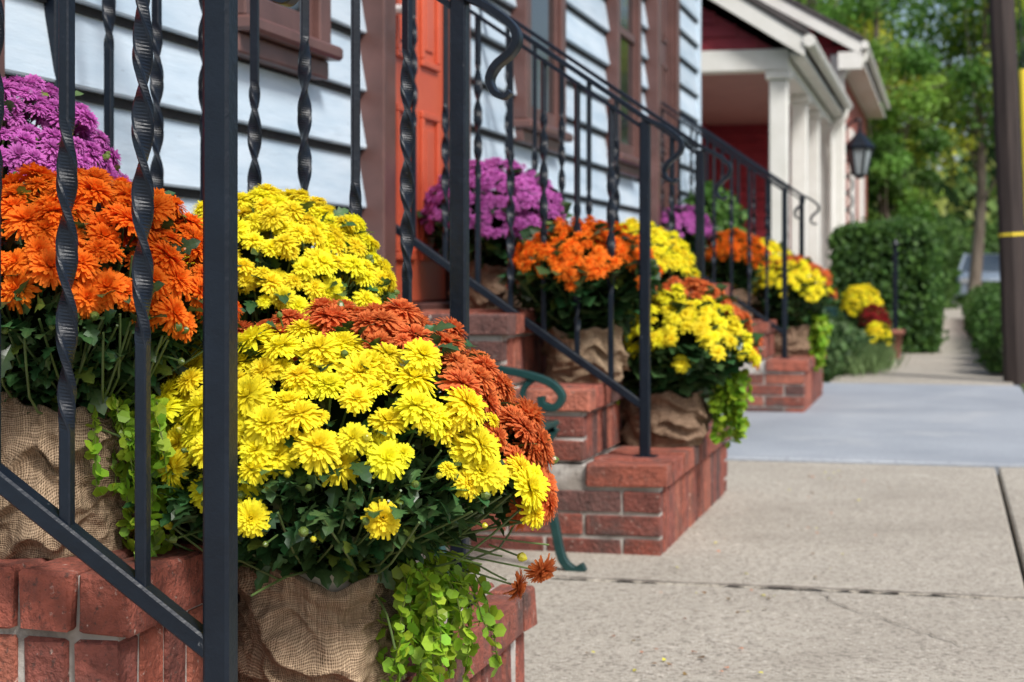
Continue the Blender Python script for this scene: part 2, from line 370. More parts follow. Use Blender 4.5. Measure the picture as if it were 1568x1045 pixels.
def window(y0,y1,z0,z1,parent,nm="window"):
    e=empty(nm,(XW,(y0+y1)/2,z0)); e.parent=parent; e.location=Vector((XW,(y0+y1)/2,z0))-parent.location
    f=MB(); x0=XW; x1=XW+.062; w=.075
    cbox(f,x0,x1,y0,y0+w,z0,z1); cbox(f,x0,x1,y1-w,y1,z0,z1); cbox(f,x0,x1+.01,y0-.015,y1+.015,z1,z1+.1); cbox(f,x0,x1+.025,y0-.02,y1+.02,z0-.035,z0-.001,ch=.008)
    cbox(f,x0,x1-.01,y0-.01,y1+.01,z0-.08,z0-.036)
    s=.032; xa,xb=x0,x0+.045
    cbox(f,xa,xb,y0+w+.001,y0+w+s,z0+.001,z1-.001); cbox(f,xa,xb,y1-w-s,y1-w-.001,z0+.001,z1-.001)
    cbox(f,xa,xb-.002,y0+w+s,y1-w-s,z0+.001,z0+.06); zm=(z0+z1)/2; cbox(f,xa,xb+.004,y0+w+s,y1-w-s,zm-.02,zm+.02)
    o=build(f,"frame",[M_brown],None,fix=True); 
    g_=MB(); xg=x0+.034; g_.add([(xg,y0+w+s,z0+.06),(xg,y1-w-s,z0+.06),(xg,y1-w-s,z1),(xg,y0+w+s,z1)],[(0,1,2,3)]); o2=build(g_,"glass",[M_glass])
    for q in (o,o2): q.parent=e; q.location=q.location-Vector((XW,(y0+y1)/2,z0))
for (a,b) in ((3.36,3.88),(5.85,6.50),(7.57,8.20)): window(a,b,1.25,2.40,H)
for (a,b) in ((.3,.9),(3.36,3.88),(5.85,6.50),(8.7,9.3)): window(a,b,3.6,4.7,H)
def door(y0,y1,zs,parent,pm):
    e=empty("door"); e.parent=parent; e.location=Vector((XW,(y0+y1)/2,zs))-parent.location; o0=Vector((XW,(y0+y1)/2,zs))
    f=MB(); w=.10; zt=zs+1.75
    cbox(f,XW,XW+.075,y0,y0+w,zs,zt); cbox(f,XW,XW+.075,y1-w,y1,zs,zt); cbox(f,XW,XW+.085,y0-.02,y1+.02,zt,zt+.13); cbox(f,XW,XW+.10,y0,y1,zs-.03,zs-.001)
    cbox(f,XW,XW+.05,y0+w,y0+w+.025,zs,zt); cbox(f,XW,XW+.05,y1-w-.025,y1-w,zs,zt)
    o=build(f,"frame",[M_brown],fix=True)
    d=MB(); a,b=y0+w+.026,y1-w-.026; x1=XW+.030
    cbox(d,XW,x1,a,b,zs+.001,zt)
    st=.09; zz=[zs+.12,zs+.55,zs+.68,zs+1.15,zs+1.27,zt-.1]; mid=(a+b)/2
    for p0,p1 in ((a+st,mid-.03),(mid+.03,b-st)):
        for q0,q1 in zip(zz[::2],zz[1::2]):
            for (u0,u1,v0,v1) in ((p0,p1,q0,q0+.02),(p0,p1,q1-.02,q1),(p0,p0+.02,q0+.021,q1-.021),(p1-.02,p1,q0+.021,q1-.021)):
                cbox(d,x1-.001,x1+.012,u0,u1,v0,v1,ch=.004)
            cbox(d,x1-.001,x1+.006,p0+.05,p1-.05,q0+.05,q1-.05,ch=.005)
    o2=build(d,"panel",[pm],fix=True)
    k=MB(); sweep(k,[(x1,a+.05,zs+.8),(x1+.03,a+.05,zs+.8),(x1+.045,a+.05,zs+.8)],.014,.014,round_=True); o3=build(k,"knob",[M_chrome])
    for q in (o,o2,o3): q.parent=e; q.location=q.location-o0
door(1.55,2.39,.58,H,M_door); door(4.24,5.08,.62,H,M_door); door(8.60,9.34,.67,H,M_brown)
mb=MB(); cbox(mb,XW,XW+.03,10.44,10.5,.25,5.55); 
build(mb,"corner_board",[M_siding],H)

# ------------------------------------------------------------ burgundy porch house
PH=empty("burgundy_porch_house",(-1.4,18,0))
b=MB(); w=MB(); r=MB(); cl=MB(); bk=MB()
def lap_x(mbx,xa,xb,y,z0,z1,ex=.115,topf=None):
    z=z0
    while z<z1:
        x1=xb
        if topf: 
            x1=min(xb,topf(z+ex)); 
            if x1<=xa: break
        prism(mbx,[(y+.02,z),(y-.022,z),(y-.003,z+ex-.008),(y+.02,z+ex-.008)],0,xa,x1); z+=ex
cbox(b,-8,-2.8,14.95,20.55,-.1,4.2)
cbox(b,-8,-1.28,20.63,28,-.1,3.2); lap_x(b,-8,-1.27,20.62,0,3.2)
lap_x(b,-5.4,-1.1,20.62,3.2,5.6,topf=lambda z:-.974-(z-3.34)/.576)
prism(b,[(-5.2,3.2),(-1.25,3.2),(-5.2,5.6)],1,20.64,28)
cbox(w,-1.34,-1.22,20.52,20.64,0,3.3)
cbox(bk,-1.279,-1.25,20.65,28,0,3.2)
def rake(mbx,y0,y1,xe_,ze,sl,x1,th=.16):
    prism(mbx,[(xe_,ze),(x1,ze+(xe_-x1)*sl),(x1,ze+(xe_-x1)*sl-th),(xe_,ze-th)],1,y0,y1)
rake(w,20.3,20.36,-.974,3.42,.576,-5.2,.15); rake(r,20.28,28.2,-.95,3.48,.576,-5.2,.055)
cbox(w,-1.25,-.96,20.37,28,3.2,3.24); sweep(w,[(-.93,20.3,3.38),(-.93,24,3.38),(-.93,28,3.38)],.05,.05,side=(1,0,0),round_=True)
sweep(w,smooth_path([(-.93,20.5,3.33),(-.97,20.5,3.2),(-1.2,20.55,3.05),(-1.2,20.55,2.6),(-1.2,20.55,.2)],20),.035,.035,round_=True)
cbox(w,-1.24,-.96,20.3,20.36,3.1,3.30)
rake(w,14.62,14.70,-1.17,2.72,.64,-3.2,.17); rake(r,14.60,20.55,-1.14,2.78,.64,-4.6,.06)
cbox(w,-3.0,-1.32,14.78,15.0,2.46,2.64); cbox(w,-1.5,-1.32,15.0,20.5,2.46,2.64)
prism(b,[(-1.45,2.65),(-3.1,2.65),(-3.1,2.65+1.65*.62)],1,14.84,14.9)
z=2.65
while z<3.6: 
    x1=-1.42-(z+.115-2.65)/.64; prism(b,[(14.84,z),(14.812,z),(14.83,z+.107),(14.84,z+.107)],0,-3.1,x1); z+=.115
cbox(cl,-2.8,-1.5,15.0,20.55,2.5,2.54)
sweep(w,[(-1.13,14.6,2.68),(-1.13,17.5,2.68),(-1.13,20.5,2.68)],.055,.055,side=(1,0,0),round_=True)
cbox(w,-1.3,-1.18,14.72,20.5,2.56,2.60)
sweep(w,smooth_path([(-1.13,20.1,2.64),(-1.16,20.1,2.5),(-1.30,20.15,2.35),(-1.30,20.2,2.0),(-1.30,20.2,.6)],16),.035,.035,round_=True)
for y in (14.9,17.0,18.65,20.35):
    cbox(w,-1.49,-1.33,y-.08,y+.08,.62,2.38,ch=.01); cbox(w,-1.52,-1.30,y-.11,y+.11,2.38,2.459,ch=.01); cbox(w,-1.52,-1.30,y-.11,y+.11,.55,.66,ch=.01)
cbox(bk,-2.8,-1.3,14.7,20.5,-.1,.5); cbox(w,-2.8,-1.27,14.68,20.51,.5,.549)
for (ya,yb) in ((15.6,16.4),(18.4,19.2)):
    cbox(w,-2.8,-2.74,ya,yb,1.0,2.2)
build(b,"walls",[M_burg],PH,fix=True); build(w,"trim_columns_gutters",[M_white],PH,fix=True); build(r,"roofs",[M_roof],PH,fix=True); build(cl,"porch_ceiling",[M_ceil],PH)
M_bw=mat("brick_wall_far",(.26,.075,.055),(.34,.11,.08),scale=12,rough=.85); build(bk,"brick_base",[M_bw],PH)
mb=MB()
for y in (22.6,25.2): cbox(mb,-1.25,-1.20,y,y+.9,1.2,2.6)
build(mb,"wing_windows",[M_white],PH)

# lantern on bracket
mb=MB(); lx,ly,lz=-1.02,20.9,1.90
sweep(mb,smooth_path([(-1.25,ly,lz+.40),(-1.15,ly,lz+.60),(lx,ly,lz+.66),(lx,ly,lz+.54)],12),.016,.016,round_=True)
t=np.linspace(0,2*math.pi,20)
for k in range(4):
    sweep(mb,np.stack([-1.17+.065*np.cos(t),np.full(20,ly),lz+.08-k*.2+.09*np.sin(t)],1),.014,.014,round_=True)
cbox(mb,-1.26,-1.22,ly-.04,ly+.04,lz-.72,lz+.46)
def frust(mbx,z0,z1,r0,r1,m=0,n=6):
    t=np.arange(n)/n*2*math.pi; P=[(lx+r0*math.cos(a),ly+r0*math.sin(a),z0) for a in t]+[(lx+r1*math.cos(a),ly+r1*math.sin(a),z1) for a in t]
    mbx.add(P,[(i,(i+1)%n,n+(i+1)%n,n+i) for i in range(n)],[(0,i,i+1) for i in range(1,n-1)]+[(n,n+i,n+i+1) for i in range(1,n-1)],m=m)
frust(mb,lz,lz+.30,.08,.15,1); frust(mb,lz+.30,lz+.33,.175,.19); frust(mb,lz+.33,lz+.50,.19,.04); frust(mb,lz-.05,lz,.03,.095); frust(mb,lz+.5,lz+.56,.03,.02)
for k in range(6):
    a=k/6*2*math.pi; sweep(mb,[(lx+.085*math.cos(a),ly+.085*math.sin(a),lz),(lx+.155*math.cos(a),ly+.155*math.sin(a),lz+.30)],.012,.012)
build(mb,"wall_lantern",[M_iron,M_lampg])

# ------------------------------------------------------------ templates
def petal(ang,el,L,w,droop,detail,r0=.06,c0=.75,c1=1.0):
    st=[0,.3,.7,1.0] if detail else [0,.55,1.0]; wd=[.55,.9,1.0,.6] if detail else [.5,1,.45]
    V=[];C=[]; cols=3 if detail else 2
    for s,wf in zip(st,wd):
        x=r0+L*s*math.cos(el); z=L*s*math.sin(el)-droop*s*s*L
        for k in range(cols):
            y=(k/(cols-1)-.5)*w*wf; zz=z+(-.10*w*wf if (cols==3 and k==1) else 0)
            V.append((x*math.cos(ang)-y*math.sin(ang),x*math.sin(ang)+y*math.cos(ang),zz)); f=c0+(c1-c0)*s; C.append((f,f**1.05,f))
    Q=[]
    for i in range(len(st)-1):
        for k in range(cols-1): Q.append((i*cols+k,i*cols+k+1,(i+1)*cols+k+1,(i+1)*cols+k))
    return V,Q,C
def bloom(detail,seed,closed=0):
    r_=random.Random(seed); V=[];Q=[];C=[]
    if detail: lay=[(24,-.12,1.0,.21,.28),(24,.06,.98,.20,.24),(22,.26,.92,.20,.22),(20,.46,.84,.19,.20),(17,.68,.74,.18,.18),(14,.92,.62,.17,.14),(10,1.18,.52,.16,.06),(6,1.42,.44,.15,.0)]
    else: lay=[(15,-.05,1.0,.34,.25),(13,.28,.88,.32,.2),(10,.62,.70,.29,.12),(7,1.0,.52,.26,.05),(4,1.4,.40,.22,0)]
    for li,(n,el,L,w,dr) in enumerate(lay):
        for i in range(n):
            a=2*math.pi*(i+.5*(li%2))/n+r_.gauss(0,.10)
            v,q,c=petal(a,el+closed*.5+r_.gauss(0,.11),L*r_.uniform(.86,1.06),w*r_.uniform(.88,1.12),dr+r_.uniform(-.06,.12),detail,c0=.93,c1=1.02)
            k=len(V); V+=v; Q+=[tuple(x+k for x in f) for f in q]; b_=r_.uniform(.95,1.04); C+=[tuple(x*b_ for x in cc) for cc in c]
    return np.array(V),np.array(Q),np.array(C)
BH=[bloom(True,i,closed=(.3 if i==4 else 0)) for i in range(6)]
BL=[bloom(False,i+20) for i in range(3)]
def leaf_t():
    st=[0,.18,.34,.44,.60,.70,.85,1.0]; wd=[.04,.10,.36,.20,.40,.20,.22,.01]
    V=[];C=[]
    for s,wf in zip(st,wd):
        z=.10*math.sin(s*2.4)-.18*s*s
        V+=[(s,-wf*.75,z+wf*.18),(s,0,z),(s,wf*.75,z+wf*.18)]; C+=[(1,1,1),(1.35,1.3,1.2),(1,1,1)]
    Q=[]
    for i in range(len(st)-1):
        for k in range(2): Q.append((i*3+k,i*3+k+1,(i+1)*3+k+1,(i+1)*3+k))
    return np.array(V),np.array(Q),np.array(C)
LT=leaf_t()
t6=np.arange(6)/6*2*math.pi
LR=(np.stack([np.cos(t6)+.8,np.sin(t6),np.array([.05,.15,.15,.05,.15,.15])],1),np.array([(0,1,2,3),(0,3,4,5)]),np.ones((6,3)))
LQ=(np.array([(0,-.32,0),(.5,-.5,.12),(1,0,0),(.5,.5,.12)]),np.array([(0,1,2,3)]),np.ones((4,3)))

YEL=(1.0,.90,.045); RUST=(.80,.235,.070); ORG=(.98,.26,.022); PUR=(.64,.18,.56)
def rustw(d): 
    w_=RV*.42+FV*.8+UP*.45; w_/=np.linalg.norm(w_); return d@w_>.10

def burlap_pot(parent,px,py,r0,zb,zt,mat_,seed,dip=None,hi=False):
    nt_,nz_=(200,72) if hi else (84,30); V=[];UVs=[]
    tot=nz_+8; Hh=zt-zb
    def crease(x,y,z): return 1-min(1,abs(mnoise.noise(Vector((x,y,z))))*2.8)
    for i in range(tot):
        for j in range(nt_+1):
            th=2*math.pi*j/nt_; cx,cy=math.cos(th),math.sin(th)
            n1=mnoise.noise(Vector((cx*1.3+seed,cy*1.3,5.1)))
            ztop=zt+.026*n1+.012*mnoise.noise(Vector((cx*4,cy*4,seed)))
            if dip is not None:
                dd=cx*dip[0]+cy*dip[1]; ztop-= .045*max(0,dd)**8
            if i<nz_: t=i/(nz_-1); z=zb+(ztop-zb)*t; inn=0
            else:
                k=(i-nz_+1)/8; t=1; z=ztop-.035*k*k+.008*math.sin(math.pi*k); inn=.022*k
            sw_=.040*mnoise.noise(Vector((cx*1.5+seed,cy*1.5,1.7)))+.016*mnoise.noise(Vector((cx*3.5,cy*3.5,seed*2)))
            zz=(z+sw_)/.050
            d1=crease(cx*.8+seed,cy*.8,zz*.8); d2=crease(cx*2.1+seed*3,cy*2.1,zz*1.9+cx*2); d3=mnoise.noise(Vector((cx*6,cy*6,z*60+seed)))
            vert=crease(cx*4.5+seed,cy*4.5,z*6)
            prof=1.0+.10*math.sin(min(t,1)*math.pi*.9)-.07*t+.09*max(0,t-.85)/.15
            amp=.35+.65*math.sin(min(1,t)*math.pi)
            rr=r0*(prof+.26*(d1**1.5-.3)*amp+.10*d2*amp+.03*d3+.07*vert*t*t+.06*n1)-inn
            V.append((px+cx*rr,py+cy*rr,z-(.020*d1*amp if 0<i<nz_ else 0))); UVs.append((th*r0*1.05,z if i<nz_ else zt+inn*2))
    Q=[(i*(nt_+1)+j,i*(nt_+1)+j+1,(i+1)*(nt_+1)+j+1,(i+1)*(nt_+1)+j) for i in range(tot-1) for j in range(nt_)]
    m=MB(); m.add(V,Q,uv=UVs); build(m,"burlap_wrap",[mat_],parent,smooth=True)
    p=MB(); n=40; zq=zt-.010; prof=[(r0*.7,zb+.005),(r0*.76,zq-.03),(r0*.86,zq-.03),(r0*.88,zq-.002),(r0*.86,zq+.001),(r0*.81,zq-.004),(r0*.78,zq-.03),(.001,zq-.025)]
    V=[(px+math.cos(2*math.pi*j/n)*a,py+math.sin(2*math.pi*j/n)*a,b_) for a,b_ in prof for j in range(n)]
    Q=[(i*n+j,i*n+(j+1)%n,(i+1)*n+(j+1)%n,(i+1)*n+j) for i in range(len(prof)-1) for j in range(n)]
    p.add(V,Q); build(p,"nursery_pot",[M_plast],parent,smooth=True)

def mum(x,y,pot,R,zeq,ztop,cols,split=None,bd=.045,hi=False,phimax=78,nleaf=500,seed=0,burl=None,dip=None,fill=1.65,lowright=0,up=.62,name="potted_chrysanthemum"):
    px,py,pr,zb,zt=pot; e=empty(name,(px,py,zb))
    cen=np.array([x,y,zeq]); hgt=ztop-zeq
    def lump(d): return 1+.08*np.array([mnoise.noise(Vector((a[0]*2.2+seed,a[1]*2.2,a[2]*2.2))) for a in d])
    pm=math.radians(phimax+22)
    area=2*math.pi*R*((R+hgt)/2)*(1-math.cos(pm)); n=int(area/(bd*.80)**2*fill)
    i=np.arange(n)+.5; cz=1-i/n*(1-math.cos(pm)); az=i*2.399963+seed; s=np.sqrt(np.clip(1-cz*cz,0,1))
    d=np.stack([s*np.cos(az),s*np.sin(az),cz],1); d+=rng.normal(0,.05,d.shape); d/=np.linalg.norm(d,axis=1)[:,None]
    phi=np.degrees(np.arccos(np.clip(d[:,2],-1,1)))
    lim=phimax+lowright*np.clip(d@RV,0,1)+8*np.sin(np.arctan2(d[:,1],d[:,0])*3+seed)
    keep=(phi<lim)|(rng.random(n)<.06); d=d[keep]; n=len(d)
    L=lump(d)*(1+rng.normal(0,.030,n)-.06*(rng.random(n)<.2))
    P=cen+d*np.array([R,R,hgt])*L[:,None]
    nrm=d*np.array([1,1,1.0])+UP*up+rng.normal(0,.24,(n,3))
    Mx=frames(nrm); sz=bd/2*rng.uniform(.74,1.16,n); sz=np.where(rng.random(n)<.08,sz*.55,sz); Mx=Mx*sz[:,None,None]
    ci=split(d+rng.normal(0,.05,d.shape)).astype(int) if split else np.zeros(n,int)
    C=np.array(cols)[ci]*rng.uniform(.90,1.04,(n,1)); C[:,1]*=rng.uniform(.92,1.06,n)
    mb=MB(); T=BH if hi else BL; ti=rng.integers(0,len(T),n)
    for k in range(len(T)):
        q=ti==k; mb.inst(T[k],Mx[q],P[q],C[q])
    build(mb,"blooms",[M_petal],e,smooth=False)
    lf=MB(); m=nleaf
    def rmax(z): 
        z=np.asarray(z); up_=np.sqrt(np.clip(1-((z-zeq)/hgt)**2,0,1))*R*.95; t=np.clip((z-zt)/(zeq-zt+1e-6),0,1); dn=pr*.75+(R*.90-pr*.75)*t**.7
        return np.where(z>zeq,up_,dn)
    zz=rng.uniform(zt-.008,zeq+hgt*.88,m); zz=np.where(rng.random(m)<.6,rng.uniform(zt-.008,zeq+.25*hgt,m),zz)
    a=rng.uniform(0,2*math.pi,m); tt=np.clip((zz-zt)/(ztop-zt),0,1)[:,None]
    cc=np.array([px,py,0])*(1-np.minimum(tt*2,1))+np.array([x,y,0])*np.minimum(tt*2,1)
    rad=rmax(zz)*np.sqrt(rng.uniform(.35,1.0,m)); rad=np.where(zz>zeq+.3*hgt,rad*.93,rad); P=cc.copy(); P[:,0]+=rad*np.cos(a); P[:,1]+=rad*np.sin(a); P[:,2]=zz
    outw=np.stack([np.cos(a),np.sin(a),rng.uniform(-.5,.7,m)],1)+rng.normal(0,.35,(m,3)); outw/=np.linalg.norm(outw,axis=1)[:,None]
    upn=UP+rng.normal(0,.45,(m,3)); yv=np.cross(upn,outw); yv/=np.linalg.norm(yv,axis=1)[:,None]; nv=np.cross(outw,yv)
    ls=(rng.uniform(.024,.045,m) if hi else rng.uniform(.032,.055,m)); Mx=np.stack([outw,yv,nv],2)*ls[:,None,None]
    G=np.array([(.034,.092,.030)])*rng.uniform(.55,1.5,(m,1)); G[:,0]*=rng.uniform(.7,1.5,m); y_=rng.random(m)<.05; G[y_]=np.array([.14,.20,.035])
    lf.inst(LT if hi else LQ,Mx,P,G)
    build(lf,"leaves",[M_leaf],e)
    st=MB(); ns=170 if hi else 25
    for k in range(ns):
        dd=rng.normal(size=3); dd[2]=abs(dd[2])*.8-.15; dd/=np.linalg.norm(dd); tip=cen+dd*np.array([R,R,hgt])*.96
        b0=np.array([px,py,zt-.02])+rng.normal(0,pr*.3,3)*np.array([1,1,0]); mid=(b0+tip)/2+np.array([0,0,-.01])+rng.normal(0,.012,3)
        mid[:2]+=(tip-b0)[:2]*.12
        sweep(st,smooth_path([b0,mid,tip],6),.0015,.0015,c=(.11,.17,.05),round_=True,side=(.3,.8,.1))
    if hi:
        for k in range(60):
            dd=rng.normal(size=3); dd[2]=rng.uniform(-.2,.6); dd/=np.linalg.norm(dd); p0=cen+dd*np.array([R,R,hgt])*rng.uniform(.93,1.04)
            cc_=np.array(cols[0])*.6 if k%3==0 else np.array((.13,.19,.035)); r_=rng.uniform(.0035,.0065)
            sweep(st,[p0,p0+dd*r_*.6,p0+dd*r_*1.4,p0+dd*r_*2],r_,r_,c=cc_,round_=True,side=(.31,.2,.9),scale=[.5,1,.8,.2])
            sweep(st,[p0-dd*.04,p0],.0012,.0012,c=(.09,.15,.04),round_=True,side=(.31,.2,.9))
    build(st,"stems",[M_leaf],e)
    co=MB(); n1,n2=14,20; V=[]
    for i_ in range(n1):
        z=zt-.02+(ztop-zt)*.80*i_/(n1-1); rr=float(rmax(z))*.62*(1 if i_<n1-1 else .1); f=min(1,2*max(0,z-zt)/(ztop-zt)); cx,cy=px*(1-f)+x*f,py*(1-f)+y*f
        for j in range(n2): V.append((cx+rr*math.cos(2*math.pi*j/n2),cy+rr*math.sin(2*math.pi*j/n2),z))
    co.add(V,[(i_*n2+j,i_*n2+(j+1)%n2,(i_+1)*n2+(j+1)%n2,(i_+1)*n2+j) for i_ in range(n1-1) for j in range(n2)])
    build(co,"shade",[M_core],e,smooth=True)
    burlap_pot(e,px,py,pr,zb,zt,burl or M_burl,seed+.7,dip,hi)
    return e
def jenny(e,p0,dirv,n,drop,spread,seed,lsz=.0085,name="creeping_jenny"):
    r_=np.random.default_rng(seed); mb=MB(); P=[];Nn=[]
    for k in range(n):
        p=np.array(p0)+r_.normal(0,spread,3)*np.array([1,1,.35]); v=np.array(dirv)*r_.uniform(.3,1.3)+r_.normal(0,.35,3)*np.array([1,1,.3]); L=drop*r_.uniform(.35,1.05); st=.010; path=[p.copy()]
        for i in range(int(L/st)):
            v=v*.84+np.array([0,0,-.28])+r_.normal(0,.10,3); vv=v/np.linalg.norm(v); p=p+vv*st; path.append(p.copy())
            for s_ in (0,1): P.append(p.copy()); Nn.append(np.array(dirv)*.6+r_.normal(0,.6,3)+UP*.3)
        if len(path)>2: sweep(mb,path[::2] if len(path)>5 else path,.0009,.0009,c=(.2,.25,.05),round_=True,side=(.3,.8,.1))
    P=np.array(P);Nn=np.array(Nn); m=len(P); C=np.array([(.34,.56,.04)])*r_.uniform(.6,1.2,(m,1)); C[:,0]*=r_.uniform(.75,1.25,m)
    mb.inst(LR,frames(Nn)*(lsz*r_.uniform(.6,1.25,m))[:,None,None],P,C); build(mb,name,[M_jenny],e)

# stoop 1 plants
hero=mum(-.758,2.06,(-.78,2.06,.094,.175,.340),.268,.420,.655,[YEL,RUST],rustw,bd=.052,hi=True,phimax=75,nleaf=3000,seed=1,dip=(.55,-.83),lowright=20,up=.42)
jenny(hero,(-.660,2.05,.335),(.8,.0,0),30,.20,.026,1)
jenny(hero,(-.92,1.99,.36),(-.5,-.5,0),7,.12,.02,2)
st=MB(); bl=MB(); 
for k,(du,df,z) in enumerate([(.285,-.03,.325),(.255,.0,.300),(.235,-.07,.35),(.295,.02,.35),(.21,-.10,.345),(.24,-.04,.315),(.22,.02,.34)]):
    tip=np.array([-.78,2.06,0])+RV*du+FV*df+UP*z; b0=np.array([-.78,2.06,.335])+RV*.05; mid=(b0+tip)/2+UP*.02+rng.normal(0,.008,3)
    sweep(st,smooth_path([b0,mid,tip],12),.0013,.0013,c=(.16,.24,.07),round_=True,side=(.3,.8,.1))
    if k<2:
        nn=(RV*.6-UP*.5+rng.normal(0,.3,3))[None]; bl.inst(BH[4],frames(nn)*.022,tip[None],np.array([RUST])*.8)
build(st,"stray_stems",[M_leaf],hero); build(bl,"stray_blooms",[M_petal],hero)
o1=mum(-1.03,1.87,(-1.045,1.87,.088,.37,.548),.190,.635,.818,[ORG],bd=.048,hi=True,phimax=84,nleaf=1500,seed=2,up=.35,fill=1.5)
jenny(o1,(-.945,1.86,.56),(.8,-.2,0),24,.22,.020,3)
mum(-1.0,2.42,(-1.0,2.42,.09,.37,.545),.19,.63,.822,[YEL],bd=.040,hi=True,phimax=86,nleaf=1200,seed=3,up=.45,fill=1.4)
mum(-1.27,2.10,(-1.27,2.10,.09,.56,.70),.165,.80,.965,[PUR],bd=.037,hi=True,phimax=95,nleaf=500,seed=4)
# stoop 2 plants
mum(-1.28,4.78,(-1.28,4.78,.10,.60,.73),.21,.84,1.022,[PUR],bd=.038,phimax=92,nleaf=700,seed=5,burl=M_burl2)
mum(-.955,4.52,(-.955,4.55,.10,.41,.555),.205,.68,.842,[ORG],bd=.042,phimax=80,nleaf=1000,seed=6,up=.4)
mum(-.93,5.16,(-.93,5.16,.09,.41,.57),.185,.68,.86,[YEL],bd=.040,phimax=88,nleaf=600,seed=7,burl=M_burl2)
m2=mum(-.715,4.75,(-.77,4.75,.105,.225,.37),.205,.47,.675,[YEL,RUST],rustw,bd=.046,phimax=76,nleaf=1200,seed=8,burl=M_burl2,lowright=16,up=.45)
jenny(m2,(-.60,4.77,.42),(.5,-.1,0),26,.22,.025,5,lsz=.011)
jenny(m2,(-.90,4.62,.42),(-.1,-.5,0),12,.12,.03,6,lsz=.011)
# stoop 3 plants
mum(-1.34,8.85,(-1.34,8.85,.09,.65,.80),.16,.92,1.055,[PUR],bd=.042,phimax=95,nleaf=400,seed=9,burl=M_burl2)
mum(-1.10,9.0,(-1.10,9.0,.09,.46,.62),.175,.78,.93,[ORG],bd=.045,phimax=90,nleaf=500,seed=10,burl=M_burl2)
mum(-1.0,9.55,(-1.0,9.55,.09,.46,.62),.17,.74,.89,[YEL],bd=.045,phimax=90,nleaf=400,seed=12,burl=M_burl2)
m3=mum(-.80,9.2,(-.82,9.2,.11,.27,.42),.215,.58,.79,[YEL,RUST],rustw,bd=.052,phimax=80,nleaf=700,seed=11,burl=M_burl2,lowright=14)
jenny(m3,(-.68,9.2,.47),(.5,-.1,0),22,.3,.03,7,lsz=.014)
mum(-.66,13.9,(-.66,13.9,.09,0,.18),.16,.42,.62,[YEL],bd=.05,phimax=95,nleaf=250,seed=13)
mum(-.56,13.75,(-.56,13.75,.08,0,.15),.12,.32,.46,[(.36,.03,.03)],bd=.05,phimax=95,nleaf=250,seed=14)
mum(-.52,13.3,(-.52,13.3,.08,0,.10),.11,.20,.33,[YEL],bd=.05,phimax=95,nleaf=250,seed=15)

# ------------------------------------------------------------ shrubs, hedges
def leafy(name,shapes,size,cols,dens,mat_=None,core=True,normal_bias=.8):
    e=MB(); co=MB()
    for sh in shapes:
        if sh[0]=='e':
            c=np.array(sh[1]);r_=np.array(sh[2]); n=int(dens*4*(r_[0]*r_[1]+r_[1]*r_[2]+r_[0]*r_[2])); d=rng.normal(size=(n,3)); d/=np.linalg.norm(d,axis=1)[:,None]
            lum=1+.16*np.array([mnoise.noise(Vector((a[0]*2.5+c[0],a[1]*2.5+c[1],a[2]*2.5))) for a in d]); P=c+d*r_*(lum*rng.uniform(.8,1.04,n))[:,None]; nn=d
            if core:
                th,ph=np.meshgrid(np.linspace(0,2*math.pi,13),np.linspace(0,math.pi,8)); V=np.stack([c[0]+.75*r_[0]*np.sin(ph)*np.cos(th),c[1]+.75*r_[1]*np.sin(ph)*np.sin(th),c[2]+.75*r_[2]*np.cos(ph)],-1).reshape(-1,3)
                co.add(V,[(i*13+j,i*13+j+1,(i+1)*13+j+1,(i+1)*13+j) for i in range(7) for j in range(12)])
        else:
            _,x0,x1,y0,y1,z0,z1=sh; A=[(x1-x0)*(y1-y0)]+[(y1-y0)*(z1-z0)]*2+[(x1-x0)*(z1-z0)]*2; P=[];nn=[]
            for k,ar in enumerate(A):
                n=int(ar*dens); u=rng.random(n);v=rng.random(n); j=rng.normal(0,.025,n)
                X=x0+(x1-x0)*u;Yv=y0+(y1-y0)*u;Z=z0+(z1-z0)*v
                if k==0: p=np.stack([X,y0+(y1-y0)*v,z1+j],1);q=(0,0,1)
                elif k==1: p=np.stack([x0+j,Yv,Z],1);q=(-1,0,0)
                elif k==2: p=np.stack([x1+j,Yv,Z],1);q=(1,0,0)
                elif k==3: p=np.stack([X,y0+j,Z],1);q=(0,-1,0)
                else: p=np.stack([X,y1+j,Z],1);q=(0,1,0)
                P.append(p);nn.append(np.tile(q,(n,1)))
            P=np.concatenate(P);nn=np.concatenate(nn).astype(float)
            w_=np.array([mnoise.noise(Vector(a*1.7)) for a in P]); P+=nn*(w_*.09)[:,None]
            ex=np.clip(.16-(P[:,0]-x0),0,.16)+np.clip(.16-(x1-P[:,0]),0,.16); P[:,2]-=np.where(P[:,2]>z1-.1,ex*ex*3.5,0)
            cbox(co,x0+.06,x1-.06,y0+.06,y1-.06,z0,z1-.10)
        n=len(P); nn=nn*normal_bias+rng.normal(0,.6,(n,3)); C=np.array(cols)[rng.integers(0,len(cols),n)]*rng.uniform(.6,1.4,(n,1))
        e.inst(LQ,frames(nn)*(size*rng.uniform(.6,1.3,n))[:,None,None],P,C)
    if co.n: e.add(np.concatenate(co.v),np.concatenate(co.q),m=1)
    return build(e,name,[mat_ or M_tree,M_core])
GR=[(.05,.12,.025),(.07,.15,.03),(.04,.09,.02)]
leafy("tall_hedge",[('b',-1.0,-.13,15.5,19.5,-.02,1.14)],.05,[(.06,.14,.035),(.10,.21,.04)],1700)
leafy("boxwood_hedge",[('e',(.70,12.5+i*1.0,.19),(.46,.64,.36)) for i in range(16)],.05,[(.09,.20,.04),(.06,.14,.03)],1000)
